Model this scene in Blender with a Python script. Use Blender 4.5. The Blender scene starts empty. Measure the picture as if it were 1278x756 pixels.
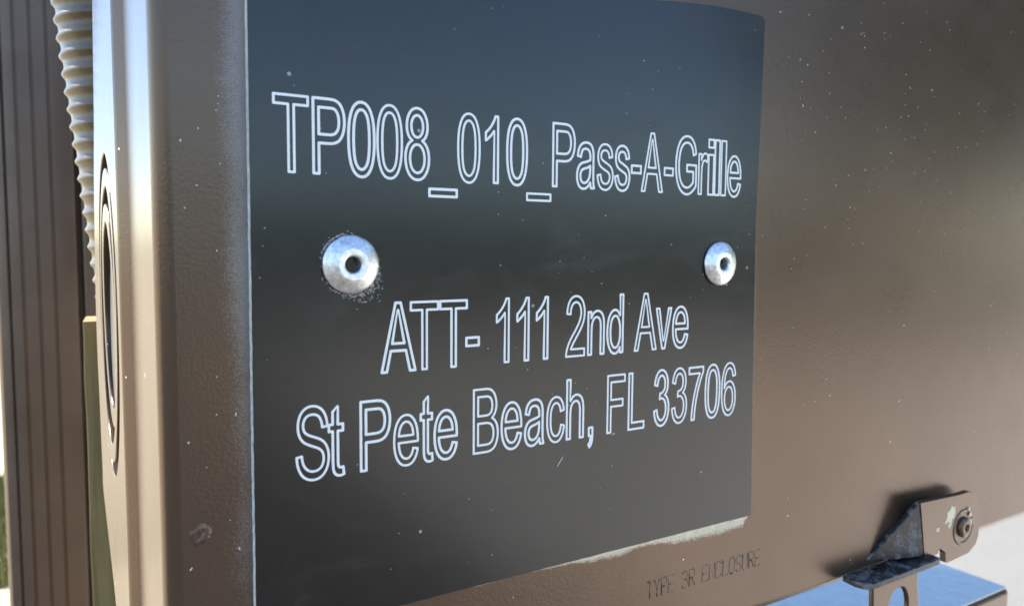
import bpy, bmesh, math, random
from mathutils import Vector, Matrix, noise

random.seed(7)
MM = 0.001
scene = bpy.context.scene
COL = scene.collection

# ------------------------------------------------------------------ camera
cam = bpy.data.cameras.new('camera')
cam.sensor_width = 36.0
cam.lens = 36.0 * 960.0 / 1278.0
cam.clip_start = 0.005
cam.clip_end = 3000.0
cam.dof.use_dof = True
cam.dof.focus_distance = 0.142
cam.dof.aperture_fstop = 38.0
cam_o = bpy.data.objects.new('camera', cam)
COL.objects.link(cam_o)
m3 = Matrix(((0.852944, 0.034183, -0.520882),
             (-0.521946, 0.070522, -0.850058),
             (0.007676, 0.996924, 0.077993)))
cam_o.matrix_world = Matrix.Translation(Vector((-41.723, -117.151, 3.619)) * MM) @ m3.to_4x4()
scene.camera = cam_o

# ------------------------------------------------------------------ daylight
SUN_AZ = math.radians(-42.0)      # measured from +Y towards +X
SUN_EL = math.radians(50.0)
world = bpy.data.worlds.new('World')
scene.world = world
world.use_nodes = True
wnt = world.node_tree
sky = wnt.nodes.new('ShaderNodeTexSky')
sky.sky_type = 'NISHITA'
sky.sun_disc = False
sky.sun_elevation = SUN_EL
sky.sun_rotation = SUN_AZ
sky.air_density = 1.0
sky.dust_density = 0.3
sky.ozone_density = 3.0
wnt.links.new(sky.outputs[0], wnt.nodes['Background'].inputs[0])
wnt.nodes['Background'].inputs[1].default_value = 0.125

sun = bpy.data.lights.new('sun', 'SUN')
sun.energy = 4.0
sun.angle = math.radians(0.5)
sun.color = (1.0, 0.93, 0.82)
sun_o = bpy.data.objects.new('sun', sun)
sd = Vector((math.sin(SUN_AZ) * math.cos(SUN_EL), math.cos(SUN_AZ) * math.cos(SUN_EL), math.sin(SUN_EL)))
sun_o.rotation_euler = sd.to_track_quat('Z', 'Y').to_euler()
sun_o.location = (-3, 6, 8)
COL.objects.link(sun_o)

vs = scene.view_settings
vs.view_transform = 'Standard'
vs.look = 'None'
vs.gamma = 1.0
vs.use_curve_mapping = False
vs.exposure = 1.78
scene.cycles.max_bounces = 8
scene.cycles.use_denoising = True


# ------------------------------------------------------------------ helpers: things and meshes
def link_mesh(name, bm, mats, parent=None, smooth=None, bevel=None, wn=False):
    me = bpy.data.meshes.new(name)
    bmesh.ops.recalc_face_normals(bm, faces=bm.faces[:])
    bm.to_mesh(me)
    bm.free()
    o = bpy.data.objects.new(name, me)
    COL.objects.link(o)
    for m in (mats if isinstance(mats, (list, tuple)) else [mats]):
        me.materials.append(m)
    if smooth is not None:
        for p in me.polygons:
            p.use_smooth = True
        if smooth > 0:
            me.set_sharp_from_angle(angle=math.radians(smooth))
    if parent is not None:
        o.parent = parent
        o.location = Vector((0, 0, 0)) - parent.location     # meshes are written in place, in millimetres
    if bevel:
        b = o.modifiers.new('bevel', 'BEVEL')
        b.width = bevel * MM
        b.segments = 3
        b.limit_method = 'ANGLE'
        b.angle_limit = math.radians(40)
        b.harden_normals = False
    if wn:
        w = o.modifiers.new('normals', 'WEIGHTED_NORMAL')
        w.keep_sharp = True
    return o


def thing(name, loc_mm, label, cat, group=None):
    e = bpy.data.objects.new(name, None)
    e.empty_display_size = 0.01
    COL.objects.link(e)
    e.location = Vector(loc_mm) * MM
    e['label'] = label
    e['category'] = cat
    if group:
        e['group'] = group
    return e


def V(bm, x, y, z):
    return bm.verts.new((x * MM, y * MM, z * MM))


def add_box(bm, x0, x1, y0, y1, z0, z1):
    v = [V(bm, x, y, z) for x in (x0, x1) for y in (y0, y1) for z in (z0, z1)]
    for f in ((0, 1, 3, 2), (4, 6, 7, 5), (0, 4, 5, 1), (2, 3, 7, 6), (0, 2, 6, 4), (1, 5, 7, 3)):
        bm.faces.new([v[i] for i in f])
    return v


def add_sheet(bm, loops, to3, thick, mat_side=0):
    """flat sheet with holes: loops of 2D points, to3 maps a point to mm, thick is the mm vector to the back face"""
    T = Vector(thick)
    fronts, backs, edges = [], [], []
    for lp in loops:
        f = [V(bm, *to3(u, v)) for u, v in lp]
        b = [V(bm, *(Vector(to3(u, v)) + T)) for u, v in lp]
        fronts.append(f)
        backs.append(b)
        n = len(f)
        for i in range(n):
            edges.append(bm.edges.new((f[i], f[(i + 1) % n])))
    r = bmesh.ops.triangle_fill(bm, edges=edges, use_beauty=True, use_dissolve=False)
    tris = [g for g in r['geom'] if isinstance(g, bmesh.types.BMFace)]
    mp = {}
    for f, b in zip(fronts, backs):
        for a, c in zip(f, b):
            mp[a] = c
    for t in tris:
        bm.faces.new([mp[v] for v in reversed(t.verts)])
    for f, b in zip(fronts, backs):
        n = len(f)
        for i in range(n):
            q = bm.faces.new((f[i], f[(i + 1) % n], b[(i + 1) % n], b[i]))
            q.material_index = mat_side
    return tris


def add_lathe(bm, prof, centre, seg=48, axis='Y', cap_last=False):
    """prof: list of (radius, along) mm; axis Y points into the wall"""
    rings = []
    for r, a in prof:
        ring = []
        for k in range(seg):
            t = 2 * math.pi * k / seg
            ring.append(V(bm, centre[0] + r * math.cos(t), centre[1] + a, centre[2] + r * math.sin(t)))
        rings.append(ring)
    for A, B in zip(rings, rings[1:]):
        for k in range(seg):
            bm.faces.new((A[k], A[(k + 1) % seg], B[(k + 1) % seg], B[k]))
    if cap_last:
        bm.faces.new(rings[-1])


def add_tube(bm, pts, rad, seg=8, closed=False, cap=True):
    pts = [Vector(p) for p in pts]
    n = len(pts)
    rings = []
    for i, p in enumerate(pts):
        t = (pts[min(i + 1, n - 1)] - pts[max(i - 1, 0)]).normalized()
        a = t.cross(Vector((0, 1, 0)))
        if a.length < 1e-4:
            a = t.cross(Vector((1, 0, 0)))
        a.normalize()
        b = t.cross(a).normalized()
        r = rad(i) if callable(rad) else rad
        rings.append([V(bm, *(p + a * r * math.cos(2 * math.pi * k / seg) + b * r * math.sin(2 * math.pi * k / seg)))
                      for k in range(seg)])
    for A, B in zip(rings, rings[1:]):
        for k in range(seg):
            bm.faces.new((A[k], A[(k + 1) % seg], B[(k + 1) % seg], B[k]))
    if cap:
        bm.faces.new(rings[0])
        bm.faces.new(list(reversed(rings[-1])))


def ellipse(cu, cv, ru, rv, n=64, phase=0.0):
    return [(cu + ru * math.cos(2 * math.pi * k / n + phase), cv + rv * math.sin(2 * math.pi * k / n + phase)) for k in range(n)]


def extrude_profile(bm, prof, z0, z1, nz=1):
    cols = []
    for i in range(nz + 1):
        z = z0 + (z1 - z0) * i / nz
        cols.append([V(bm, x, y, z) for x, y in prof])
    n = len(prof)
    for A, B in zip(cols, cols[1:]):
        for k in range(n):
            bm.faces.new((A[k], A[(k + 1) % n], B[(k + 1) % n], B[k]))
    bm.faces.new(list(reversed(cols[0])))
    bm.faces.new(cols[-1])


# ------------------------------------------------------------------ helpers: materials
class Nodes:
    def __init__(self, name):
        self.m = bpy.data.materials.new(name)
        self.m.use_nodes = True
        self.nt = self.m.node_tree
        self.b = self.nt.nodes['Principled BSDF']
        self.pos = self.nt.nodes.new('ShaderNodeNewGeometry').outputs['Position']

    def put(self, sock, val):
        if val is None:
            return
        if isinstance(val, bpy.types.NodeSocket):
            self.nt.links.new(val, sock)
        else:
            if isinstance(val, tuple) and len(val) == 3 and sock.type == 'RGBA':
                val = (*val, 1.0)
            sock.default_value = val

    def set(self, **kw):
        names = {'base': 'Base Color', 'rough': 'Roughness', 'metal': 'Metallic', 'ior': 'IOR', 'spec': 'Specular IOR Level',
                 'normal': 'Normal', 'coat': 'Coat Weight', 'coatrough': 'Coat Roughness', 'trans': 'Transmission Weight',
                 'sss': 'Subsurface Weight', 'cnormal': 'Coat Normal'}
        for k, v in kw.items():
            self.put(self.b.inputs[names[k]], v)
        return self

    def math(self, op, a, b=None, clamp=False):
        n = self.nt.nodes.new('ShaderNodeMath')
        n.operation = op
        n.use_clamp = clamp
        self.put(n.inputs[0], a)
        if b is not None:
            self.put(n.inputs[1], b)
        return n.outputs[0]

    def noise(self, scale, detail=2.0, rough=0.5, vec=None, dist=0.0):
        n = self.nt.nodes.new('ShaderNodeTexNoise')
        self.put(n.inputs['Vector'], vec or self.pos)
        n.inputs['Scale'].default_value = scale
        n.inputs['Detail'].default_value = detail
        n.inputs['Roughness'].default_value = rough
        n.inputs['Distortion'].default_value = dist
        return n.outputs['Fac']

    def scaled(self, sx, sy, sz):
        n = self.nt.nodes.new('ShaderNodeMapping')
        self.put(n.inputs['Vector'], self.pos)
        n.inputs['Scale'].default_value = (sx, sy, sz)
        return n.outputs[0]

    def xyz(self):
        n = self.nt.nodes.new('ShaderNodeSeparateXYZ')
        self.put(n.inputs[0], self.pos)
        return n.outputs

    def ramp(self, v, a, b, lo=0.0, hi=1.0):
        n = self.nt.nodes.new('ShaderNodeMapRange')
        n.clamp = True
        self.put(n.inputs[0], v)
        for i, x in enumerate((a, b, lo, hi)):
            n.inputs[i + 1].default_value = x
        return n.outputs[0]

    def mix(self, fac, a, b):
        n = self.nt.nodes.new('ShaderNodeMix')
        n.data_type = 'RGBA'
        self.put(n.inputs[0], fac)
        self.put(n.inputs[6], a)
        self.put(n.inputs[7], b)
        return n.outputs[2]

    def specks(self, scale, radius, keep):
        """small dots, each a dust grain: keep = share of cells that carry one"""
        n = self.nt.nodes.new('ShaderNodeTexVoronoi')
        self.put(n.inputs['Vector'], self.pos)
        n.inputs['Scale'].default_value = scale
        c = self.nt.nodes.new('ShaderNodeSeparateColor')
        self.put(c.inputs[0], n.outputs['Color'])
        r = self.math('MULTIPLY', c.outputs[1], radius)
        dot = self.math('LESS_THAN', n.outputs['Distance'], r)
        on = self.math('LESS_THAN', c.outputs[0], keep)
        return self.math('MULTIPLY', dot, on)

    def bump(self, height, dist, strength=1.0, prev=None):
        n = self.nt.nodes.new('ShaderNodeBump')
        n.inputs['Strength'].default_value = strength
        n.inputs['Distance'].default_value = dist
        self.put(n.inputs['Height'], height)
        if prev is not None:
            self.put(n.inputs['Normal'], prev)
        return n.outputs[0]


BROWN = (0.106, 0.069, 0.046)
BROWN2 = (0.122, 0.080, 0.055)


def paint_material(name, base, base2, rough=0.33, peel=1.0, dust=True, plate_edge_bands=False):
    N = Nodes(name)
    big = N.noise(22.0, 3.0, 0.6)
    col = N.mix(N.ramp(big, 0.35, 0.68), base, base2)
    r = N.ramp(N.noise(60.0, 3.0), 0.25, 0.75, rough - 0.02, rough + 0.03)
    if plate_edge_bands:
        # lighter grainy bands beside the label plate, the left one stronger higher up
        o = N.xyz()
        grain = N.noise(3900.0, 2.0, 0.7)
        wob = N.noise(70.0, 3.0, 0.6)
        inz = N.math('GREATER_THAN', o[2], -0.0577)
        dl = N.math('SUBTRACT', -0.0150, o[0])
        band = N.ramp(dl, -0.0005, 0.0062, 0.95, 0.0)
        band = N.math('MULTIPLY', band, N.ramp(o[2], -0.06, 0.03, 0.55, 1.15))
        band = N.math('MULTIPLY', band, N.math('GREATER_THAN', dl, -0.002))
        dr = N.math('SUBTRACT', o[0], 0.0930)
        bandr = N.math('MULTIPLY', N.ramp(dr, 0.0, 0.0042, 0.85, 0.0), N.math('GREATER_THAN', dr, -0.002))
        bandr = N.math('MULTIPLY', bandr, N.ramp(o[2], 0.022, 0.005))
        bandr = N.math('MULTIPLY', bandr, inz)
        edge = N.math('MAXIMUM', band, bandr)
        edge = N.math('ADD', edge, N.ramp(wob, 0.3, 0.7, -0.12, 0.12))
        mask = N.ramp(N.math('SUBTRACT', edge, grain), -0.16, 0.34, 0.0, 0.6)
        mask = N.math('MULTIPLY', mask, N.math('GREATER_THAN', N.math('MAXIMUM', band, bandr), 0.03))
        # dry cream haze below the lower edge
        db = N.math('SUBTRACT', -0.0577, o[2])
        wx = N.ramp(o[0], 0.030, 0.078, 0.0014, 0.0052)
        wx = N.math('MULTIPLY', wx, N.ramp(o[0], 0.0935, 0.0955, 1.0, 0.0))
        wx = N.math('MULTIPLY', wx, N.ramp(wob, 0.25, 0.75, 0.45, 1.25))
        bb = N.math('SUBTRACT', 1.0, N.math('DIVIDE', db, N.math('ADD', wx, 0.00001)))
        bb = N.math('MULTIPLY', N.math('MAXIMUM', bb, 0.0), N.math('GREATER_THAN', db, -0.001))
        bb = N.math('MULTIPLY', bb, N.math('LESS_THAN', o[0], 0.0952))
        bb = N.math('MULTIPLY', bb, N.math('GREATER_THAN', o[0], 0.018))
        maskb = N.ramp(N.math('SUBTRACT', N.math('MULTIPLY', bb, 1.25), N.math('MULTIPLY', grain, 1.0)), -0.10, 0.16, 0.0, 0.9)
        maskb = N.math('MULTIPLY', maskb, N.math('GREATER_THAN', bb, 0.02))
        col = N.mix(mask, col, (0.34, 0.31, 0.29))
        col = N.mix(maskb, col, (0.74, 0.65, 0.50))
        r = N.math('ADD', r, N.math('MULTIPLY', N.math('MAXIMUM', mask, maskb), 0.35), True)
    if dust:
        d1 = N.specks(230.0, 0.10, 0.35)
        d2 = N.specks(95.0, 0.055, 0.5)
        col = N.mix(N.math('MULTIPLY', N.math('MAXIMUM', d1, d2), 0.9), col, (0.85, 0.80, 0.70))
        k = N.specks(140.0, 0.045, 0.4)
        col = N.mix(N.math('MULTIPLY', k, 0.8), col, (0.02, 0.016, 0.014))
    h = N.noise(2000.0, 2.0, 0.5)
    h2 = N.noise(620.0, 2.0, 0.5)
    nb = N.bump(h, 0.000036 * peel)
    nb = N.bump(h2, 0.000022 * peel, 1.0, nb)
    metal = 0.66
    if plate_edge_bands:
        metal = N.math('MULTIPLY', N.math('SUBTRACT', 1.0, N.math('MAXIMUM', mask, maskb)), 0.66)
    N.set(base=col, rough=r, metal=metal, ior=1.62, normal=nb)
    return N.m


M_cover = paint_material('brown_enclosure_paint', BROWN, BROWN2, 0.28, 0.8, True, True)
M_paint = paint_material('brown_side_paint', BROWN, BROWN2, 0.25, 0.7, True)
M_lidpaint = paint_material('brown_trough_paint', BROWN, BROWN2, 0.25, 1.0, False)


def plate_material():
    N = Nodes('black_engraving_plastic')
    haze = N.noise(16.0, 4.0, 0.6)
    wipe = N.noise(110.0, 5.0, 0.7, N.scaled(0.35, 1.0, 1.0), 1.2)
    fine = N.noise(260.0, 4.0, 0.65)
    col = N.mix(N.ramp(haze, 0.3, 0.75), (0.006, 0.006, 0.006), (0.010, 0.009, 0.008))
    col = N.mix(N.math('MULTIPLY', N.ramp(fine, 0.58, 0.8), 0.10), col, (0.13, 0.12, 0.085))
    d1 = N.specks(180.0, 0.06, 0.35)
    d2 = N.specks(420.0, 0.07, 0.12)
    d3 = N.specks(60.0, 0.05, 0.4)
    col = N.mix(N.math('MULTIPLY', N.math('MAXIMUM', d1, d2), 0.55), col, (0.5, 0.5, 0.48))
    col = N.mix(N.math('MULTIPLY', d3, 0.25), col, (0.4, 0.4, 0.4))
    r = N.math('ADD', N.ramp(haze, 0.3, 0.7, 0.19, 0.25), N.ramp(wipe, 0.5, 0.8, 0.0, 0.07))
    col = N.mix(N.math('MULTIPLY', N.ramp(wipe, 0.55, 0.8), 0.05), col, (0.16, 0.15, 0.11))
    nb = N.bump(N.noise(500.0, 2.0), 0.000004)
    N.set(base=col, rough=r, ior=1.52, normal=nb)
    return N.m


M_plate = plate_material()


def plain(name, base, rough=0.5, metal=0.0, var=0.15, scale=300.0, bump=0.0, spec=0.5):
    N = Nodes(name)
    n = N.noise(scale, 3.0, 0.6)
    dark = tuple(c * (1 - var) for c in base)
    lite = tuple(min(1, c * (1 + var)) for c in base)
    N.set(base=N.mix(N.ramp(n, 0.3, 0.7), dark, lite), rough=N.ramp(n, 0.3, 0.7, max(0.02, rough - 0.06), rough + 0.06), metal=metal, spec=spec)
    if bump:
        N.set(normal=N.bump(n, bump))
    return N.m


M_white = plain('white_core_plastic', (0.86, 0.84, 0.80), 0.4, var=0.03)
M_core = plain('plate_cut_edge', (0.80, 0.77, 0.70), 0.6, var=0.3, scale=900.0, bump=0.00008)
M_alu = plain('rivet_aluminium', (0.80, 0.795, 0.78), 0.41, 1.0, var=0.22, scale=1300.0, bump=0.00007)
M_pin = plain('dark_mandrel_steel', (0.10, 0.09, 0.08), 0.5, 0.8, var=0.4, scale=900.0)
M_scuff = plain('scraped_plastic_shavings', (0.42, 0.41, 0.39), 0.7, var=0.3, scale=900.0)
M_fleck = plain('pale_dust_fleck', (0.62, 0.57, 0.48), 0.6, var=0.1)
M_caulk = plain('dry_cream_overspray', (0.80, 0.71, 0.55), 0.7, var=0.15, scale=700.0, bump=0.0002)
M_chip = plain('cream_primer_chip', (0.82, 0.69, 0.47), 0.6, var=0.08)
M_dark = plain('dark_interior', (0.03, 0.027, 0.026), 0.6, var=0.2)
M_slot = plain('dark_bluish_disc', (0.04, 0.045, 0.055), 0.35, 0.4, var=0.4, scale=500.0)
M_lid = plain('bare_zinc_lid', (0.34, 0.36, 0.375), 0.36, 1.0, var=0.12, scale=220.0, bump=0.0002)
M_blob = paint_material('brown_paint_blob', BROWN, BROWN2, 0.3, 1.5, False)


def hasp_material():
    N = Nodes('worn_brown_bracket_paint')
    n = N.noise(330.0, 5.0, 0.65)
    g = N.noise(1400.0, 3.0, 0.6)
    m = N.ramp(N.math('ADD', N.math('MULTIPLY', n, 0.7), N.math('MULTIPLY', g, 0.3)), 0.49, 0.60, 0.0, 0.75)
    col = N.mix(m, (0.022, 0.018, 0.017), (0.22, 0.22, 0.225))
    N.set(base=col, rough=N.ramp(m, 0.0, 0.75, 0.38, 0.7), ior=1.45, normal=N.bump(g, 0.0001))
    return N.m


M_worn = hasp_material()


def concrete_material(name, k):
    N = Nodes(name)
    a = N.noise(1.3, 5.0, 0.6)
    b = N.noise(45.0, 5.0, 0.7)
    c = N.noise(210.0, 3.0, 0.6)
    col = N.mix(N.ramp(a, 0.3, 0.7), (0.47, 0.45, 0.41), (0.56, 0.54, 0.50))
    col = N.mix(N.math('MULTIPLY', N.ramp(b, 0.45, 0.75), 0.35), col, (0.36, 0.34, 0.31))
    col = N.mix(N.math('MULTIPLY', N.ramp(c, 0.6, 0.75), 0.4), col, (0.66, 0.64, 0.60))
    col = N.mix(1.0 - k, col, (0.0, 0.0, 0.0)) if k < 1 else N.mix(k - 1.0, col, (0.88, 0.82, 0.70))
    N.set(base=col, rough=0.85, spec=0.3, normal=N.bump(c, 0.002, 0.6))
    return N.m


def grass_material(name, a, b):
    N = Nodes(name)
    col = N.mix(N.ramp(N.noise(6.0, 5.0, 0.7), 0.3, 0.7), a, b)
    N.set(base=col, rough=0.7, spec=0.3)
    return N.m


def wood_material():
    N = Nodes('weathered_treated_timber')
    v = N.scaled(1.0, 1.0, 0.06)
    g = N.noise(420.0, 5.0, 0.6, v, 0.6)
    k = N.noise(90.0, 3.0, 0.5, v, 1.0)
    col = N.mix(N.ramp(g, 0.3, 0.7), (0.22, 0.155, 0.055), (0.33, 0.245, 0.11))
    col = N.mix(N.math('MULTIPLY', N.ramp(k, 0.5, 0.75), 0.5), col, (0.09, 0.07, 0.03))
    N.set(base=col, rough=0.75, spec=0.3, normal=N.bump(g, 0.0003))
    return N.m


def conduit_material():
    N = Nodes('tan_flexible_conduit')
    n = N.noise(160.0, 4.0, 0.6)
    col = N.mix(N.ramp(n, 0.3, 0.7), (0.085, 0.054, 0.018), (0.13, 0.085, 0.032))
    N.set(base=col, rough=N.ramp(n, 0.3, 0.7, 0.32, 0.45), ior=1.6, normal=N.bump(n, 0.0002))
    return N.m


M_conc = concrete_material('weathered_concrete', 0.36)
M_darkslab = plain('dark_reflection_ground', (0.075, 0.068, 0.058), 0.9, var=0.35, scale=120.0, bump=0.002)
M_bounce = concrete_material('pale_bounce_concrete', 1.25)
M_apron = plain('sandy_reflection_ground', (0.47, 0.40, 0.265), 0.9, var=0.22, scale=60.0, bump=0.002, spec=0.3)  # yellowed so that its mirror image tints the box side
M_lawn = grass_material('dry_lawn', (0.17, 0.16, 0.05), (0.26, 0.23, 0.10))
M_blade = grass_material('grass_blade', (0.15, 0.15, 0.04), (0.26, 0.24, 0.09))
M_leaf = grass_material('hedge_leaf', (0.035, 0.060, 0.016), (0.075, 0.100, 0.035))
M_leaf2 = grass_material('tree_leaf', (0.075, 0.080, 0.030), (0.130, 0.125, 0.060))
M_wood = wood_material()
M_bark = plain('bark', (0.13, 0.10, 0.075), 0.8, scale=40.0, var=0.3)
M_tube = conduit_material()
M_flute = paint_material('brown_extruded_aluminium', (0.14, 0.098, 0.074), (0.165, 0.118, 0.09), 0.38, 0.25, False)


# ------------------------------------------------------------------ ground
GZ = -1200.0


def ground_sheet(name, x0, x1, y0, y1, z, mat):
    bm = bmesh.new()
    v = [bm.verts.new(p) for p in ((x0, y0, z), (x1, y0, z), (x1, y1, z), (x0, y1, z))]
    bm.faces.new(v)
    o = link_mesh(name, bm, mat)
    o['kind'] = 'structure'
    return o


ground_sheet('ground', -600, 600, -600, 600, GZ * MM - 0.03, M_lawn)
def slab(name, x0, x1, y0, y1, z, mat):
    bm = bmesh.new()
    add_box(bm, x0, x1, y0, y1, z - 120, z)
    o = link_mesh(name, bm, mat, bevel=6)
    o['kind'] = 'structure'
    return o


slab('pavement', 305, 40000, 605, 60000, GZ, M_conc)
slab('pavement', -30000, 295, 605, 60000, GZ, M_apron)
ground_sheet('planting_bed', -0.42, -0.02, 3.0, 4.4, GZ * MM + 0.004, M_lawn)
slab('dark_reflection_slab', -30000, 1395, -9500, 595, GZ - 10, M_darkslab)  # dark ground added out of view to darken reflections in plate and cover
slab('bounce_slab', 1405, 40000, -9500, 595, GZ - 6, M_bounce)  # unseen ground made extra pale to bounce and mirror light onto the cover

# grass beyond the edge of the pavement
bm = bmesh.new()
for k in range(4200):
    x = random.uniform(-0.42, -0.02)
    y = random.uniform(3.0, 4.4)
    h = random.uniform(0.03, 0.09)
    a = random.uniform(0, math.pi)
    dx, dy = math.cos(a) * 0.004, math.sin(a) * 0.004
    lx, ly = random.uniform(-.03, .03), random.uniform(-.03, .03)
    z = GZ * MM + 0.003
    v = [bm.verts.new(p) for p in ((x - dx, y - dy, z), (x + dx, y + dy, z), (x + lx, y + ly, z + h))]
    bm.faces.new(v)
g = link_mesh('grass', bm, M_blade)
g['kind'] = 'stuff'
g['label'] = 'dry yellowish green grass in a bed on the pale pavement'
g['category'] = 'grass'

# ------------------------------------------------------------------ enclosure
XS = -29.7            # outer face of the box side
PY = 1.6              # front face of the cover (the plate is 1.6 mm thick, its face at y = 0)
enc = thing('electrical_enclosure', (130, 60, -83), 'brown painted metal enclosure box with stippled paint that carries the black label plate', 'enclosure')

# cover: a folded tray, rounded along its edges
bm = bmesh.new()
add_box(bm, -28.0, 240.0, PY, 36.5, -83.0, 230.0)
es = [e for e in bm.edges if all(abs(v.co.y - PY * MM) < 1e-6 for v in e.verts)]
es += [e for e in bm.edges if abs(e.verts[0].co.y - e.verts[1].co.y) > 0.01]
bmesh.ops.bevel(bm, geom=es, offset=2.6 * MM, segments=8, profile=0.5, affect='EDGES')
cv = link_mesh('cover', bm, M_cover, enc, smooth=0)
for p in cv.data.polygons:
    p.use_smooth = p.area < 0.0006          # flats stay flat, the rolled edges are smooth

# return lip of the box behind the cover
bm = bmesh.new()
prof = [(-27.9, 35.6), (-29.35, 37.7), (-29.72, 38.3), (-29.80, 38.9), (-29.78, 39.6), (-29.5, 39.8), (-26, 39.8), (-26, 35.6)]
extrude_profile(bm, prof, -83.0, 230.0)
link_mesh('lip', bm, M_paint, enc, smooth=35)

# side panel with a punched knockout; back edge bent and torn
back = [(86.3, 230), (86.3, 58), (95, 32), (103, 18), (108.5, 3.4), (111.5, -8), (113.2, -18), (112.6, -28.4), (110, -40), (108.6, -51), (107.6, -57),
        (108.4, -60), (106.4, -62.5), (100, -66), (93, -69.5), (87.6, -72), (80, -76), (74.5, -79.8), (70, -83)]
KC = (68.5, -12.8)
outer = [(39.8, -83), (39.8, 230)] + back
G1, R1, G2, R2, HOLE = (24.4, 34.5), (21.6, 31.5), (18.6, 27.6), (16.2, 24.0), (12.4, 20.2)
bm = bmesh.new()
add_sheet(bm, [outer, ellipse(*KC, *G1)], lambda u, v: (XS, u, v), (1.5, 0, 0))
link_mesh('side_panel', bm, M_paint, enc, bevel=0.25, smooth=40)
for (ro, ri, dx, tilt) in ((R1, G2, -0.10, 0.006), (R2, HOLE, 0.12, -0.008)):
    bm = bmesh.new()
    add_sheet(bm, [ellipse(*KC, *ro), ellipse(*KC, *ri)],
              lambda u, v, dx=dx, tilt=tilt: (XS + dx + tilt * (v - KC[1]) , u, v), (1.5, 0, 0))
    link_mesh('knockout_ring', bm, M_paint, enc, bevel=0.25, smooth=40)
bm = bmesh.new()
add_sheet(bm, [ellipse(KC[0], KC[1] - 1.0, 10.6, 18.2)], lambda u, v: (XS + 1.1 + 0.012 * (v - KC[1]), u, v), (1.5, 0, 0))
link_mesh('knockout_disc', bm, M_slot, enc, bevel=0.3, smooth=40)  # pushed-in disc gets a dark bluish tone

# the rest of the box
bm = bmesh.new()
add_box(bm, -26.0, 241.5, 36.6, 110.0, 228.4, 230.0)
add_box(bm, 240.0, 241.5, 36.6, 110.0, -83.0, 228.3)
add_box(bm, -14.0, 239.9, 108.5, 110.0, -81.3, 228.3)
add_box(bm, -20.0, 239.9, 36.6, 110.0, -83.0, -81.4)
add_box(bm, -14.0, -12.5, 37.0, 108.4, -81.3, 228.3)
link_mesh('box_body', bm, M_dark, enc, bevel=0.3, smooth=40)

# lump of paint beside the plate
bm = bmesh.new()
cx, cz = -22.9, -39.9
seg = 20
rings = []
for r, a in ((1.45, 0.02), (1.15, -0.18), (0.8, -0.26), (0.42, -0.15), (0.18, 0.02)):
    ring = []
    for k in range(seg):
        t = 2 * math.pi * k / seg
        rr = r * (1 + 0.18 * math.sin(2 * t + 0.6) + 0.08 * math.sin(5 * t))
        # a crease runs across the lump from lower left to upper right
        cr = math.exp(-((math.cos(t) * r - math.sin(t) * r) / 0.35) ** 2) * 0.25
        ring.append(V(bm, cx + rr * math.cos(t), PY + a + (cr if a < -0.1 else 0), cz + rr * 1.25 * math.sin(t)))
    rings.append(ring)
for A, B in zip(rings, rings[1:]):
    for k in range(seg):
        bm.faces.new((A[k], A[(k + 1) % seg], B[(k + 1) % seg], B[k]))
link_mesh('paint_lump', bm, M_blob, enc, smooth=0)

# raised stamping on the cover
STROKES = {
    'T': [[(0, 6), (4, 6)], [(2, 6), (2, 0)]],
    'Y': [[(0, 6), (2, 3), (4, 6)], [(2, 3), (2, 0)]],
    'P': [[(0, 0), (0, 6), (3, 6), (4, 5.2), (4, 3.8), (3, 3), (0, 3)]],
    'E': [[(4, 6), (0, 6), (0, 0), (4, 0)], [(0, 3), (3.2, 3)]],
    '3': [[(0, 5.2), (1, 6), (3, 6), (4, 5), (4, 4), (3, 3.1), (1.6, 3.1)], [(3, 3.1), (4, 2.2), (4, 1), (3, 0), (1, 0), (0, 0.9)]],
    'R': [[(0, 0), (0, 6), (3, 6), (4, 5.2), (4, 3.8), (3, 3), (0, 3)], [(2, 3), (4, 0)]],
    'N': [[(0, 0), (0, 6), (4, 0), (4, 6)]],
    'C': [[(4, 5), (3, 6), (1, 6), (0, 5), (0, 1), (1, 0), (3, 0), (4, 1)]],
    'L': [[(0, 6), (0, 0), (4, 0)]],
    'O': [[(1, 0), (0, 1), (0, 5), (1, 6), (3, 6), (4, 5), (4, 1), (3, 0), (1, 0)]],
    'S': [[(4, 5.2), (3, 6), (1, 6), (0, 5), (0, 4), (1, 3.2), (3, 2.8), (4, 2), (4, 1), (3, 0), (1, 0), (0, 0.8)]],
    'U': [[(0, 6), (0, 1), (1, 0), (3, 0), (4, 1), (4, 6)]],
}
for word, x0, x1 in (('TYPE', 65.0, 72.6), ('3R', 75.0, 78.8), ('ENCLOSURE', 81.1, 99.8)):
    n = len(word)
    pitch = (x1 - x0 + 0.5) / n
    for i, ch in enumerate(word):
        bm = bmesh.new()
        w = pitch - 0.5
        rise = random.uniform(0.05, 0.08)
        for st in STROKES[ch]:
            pts = [(x0 + i * pitch + u / 4 * w, PY + 0.345 - rise, -71.1 + v / 6 * 3.7) for u, v in st]
            add_tube(bm, pts, 0.34, 12)
        link_mesh('embossed_letter', bm, M_paint, enc, smooth=0)

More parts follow.
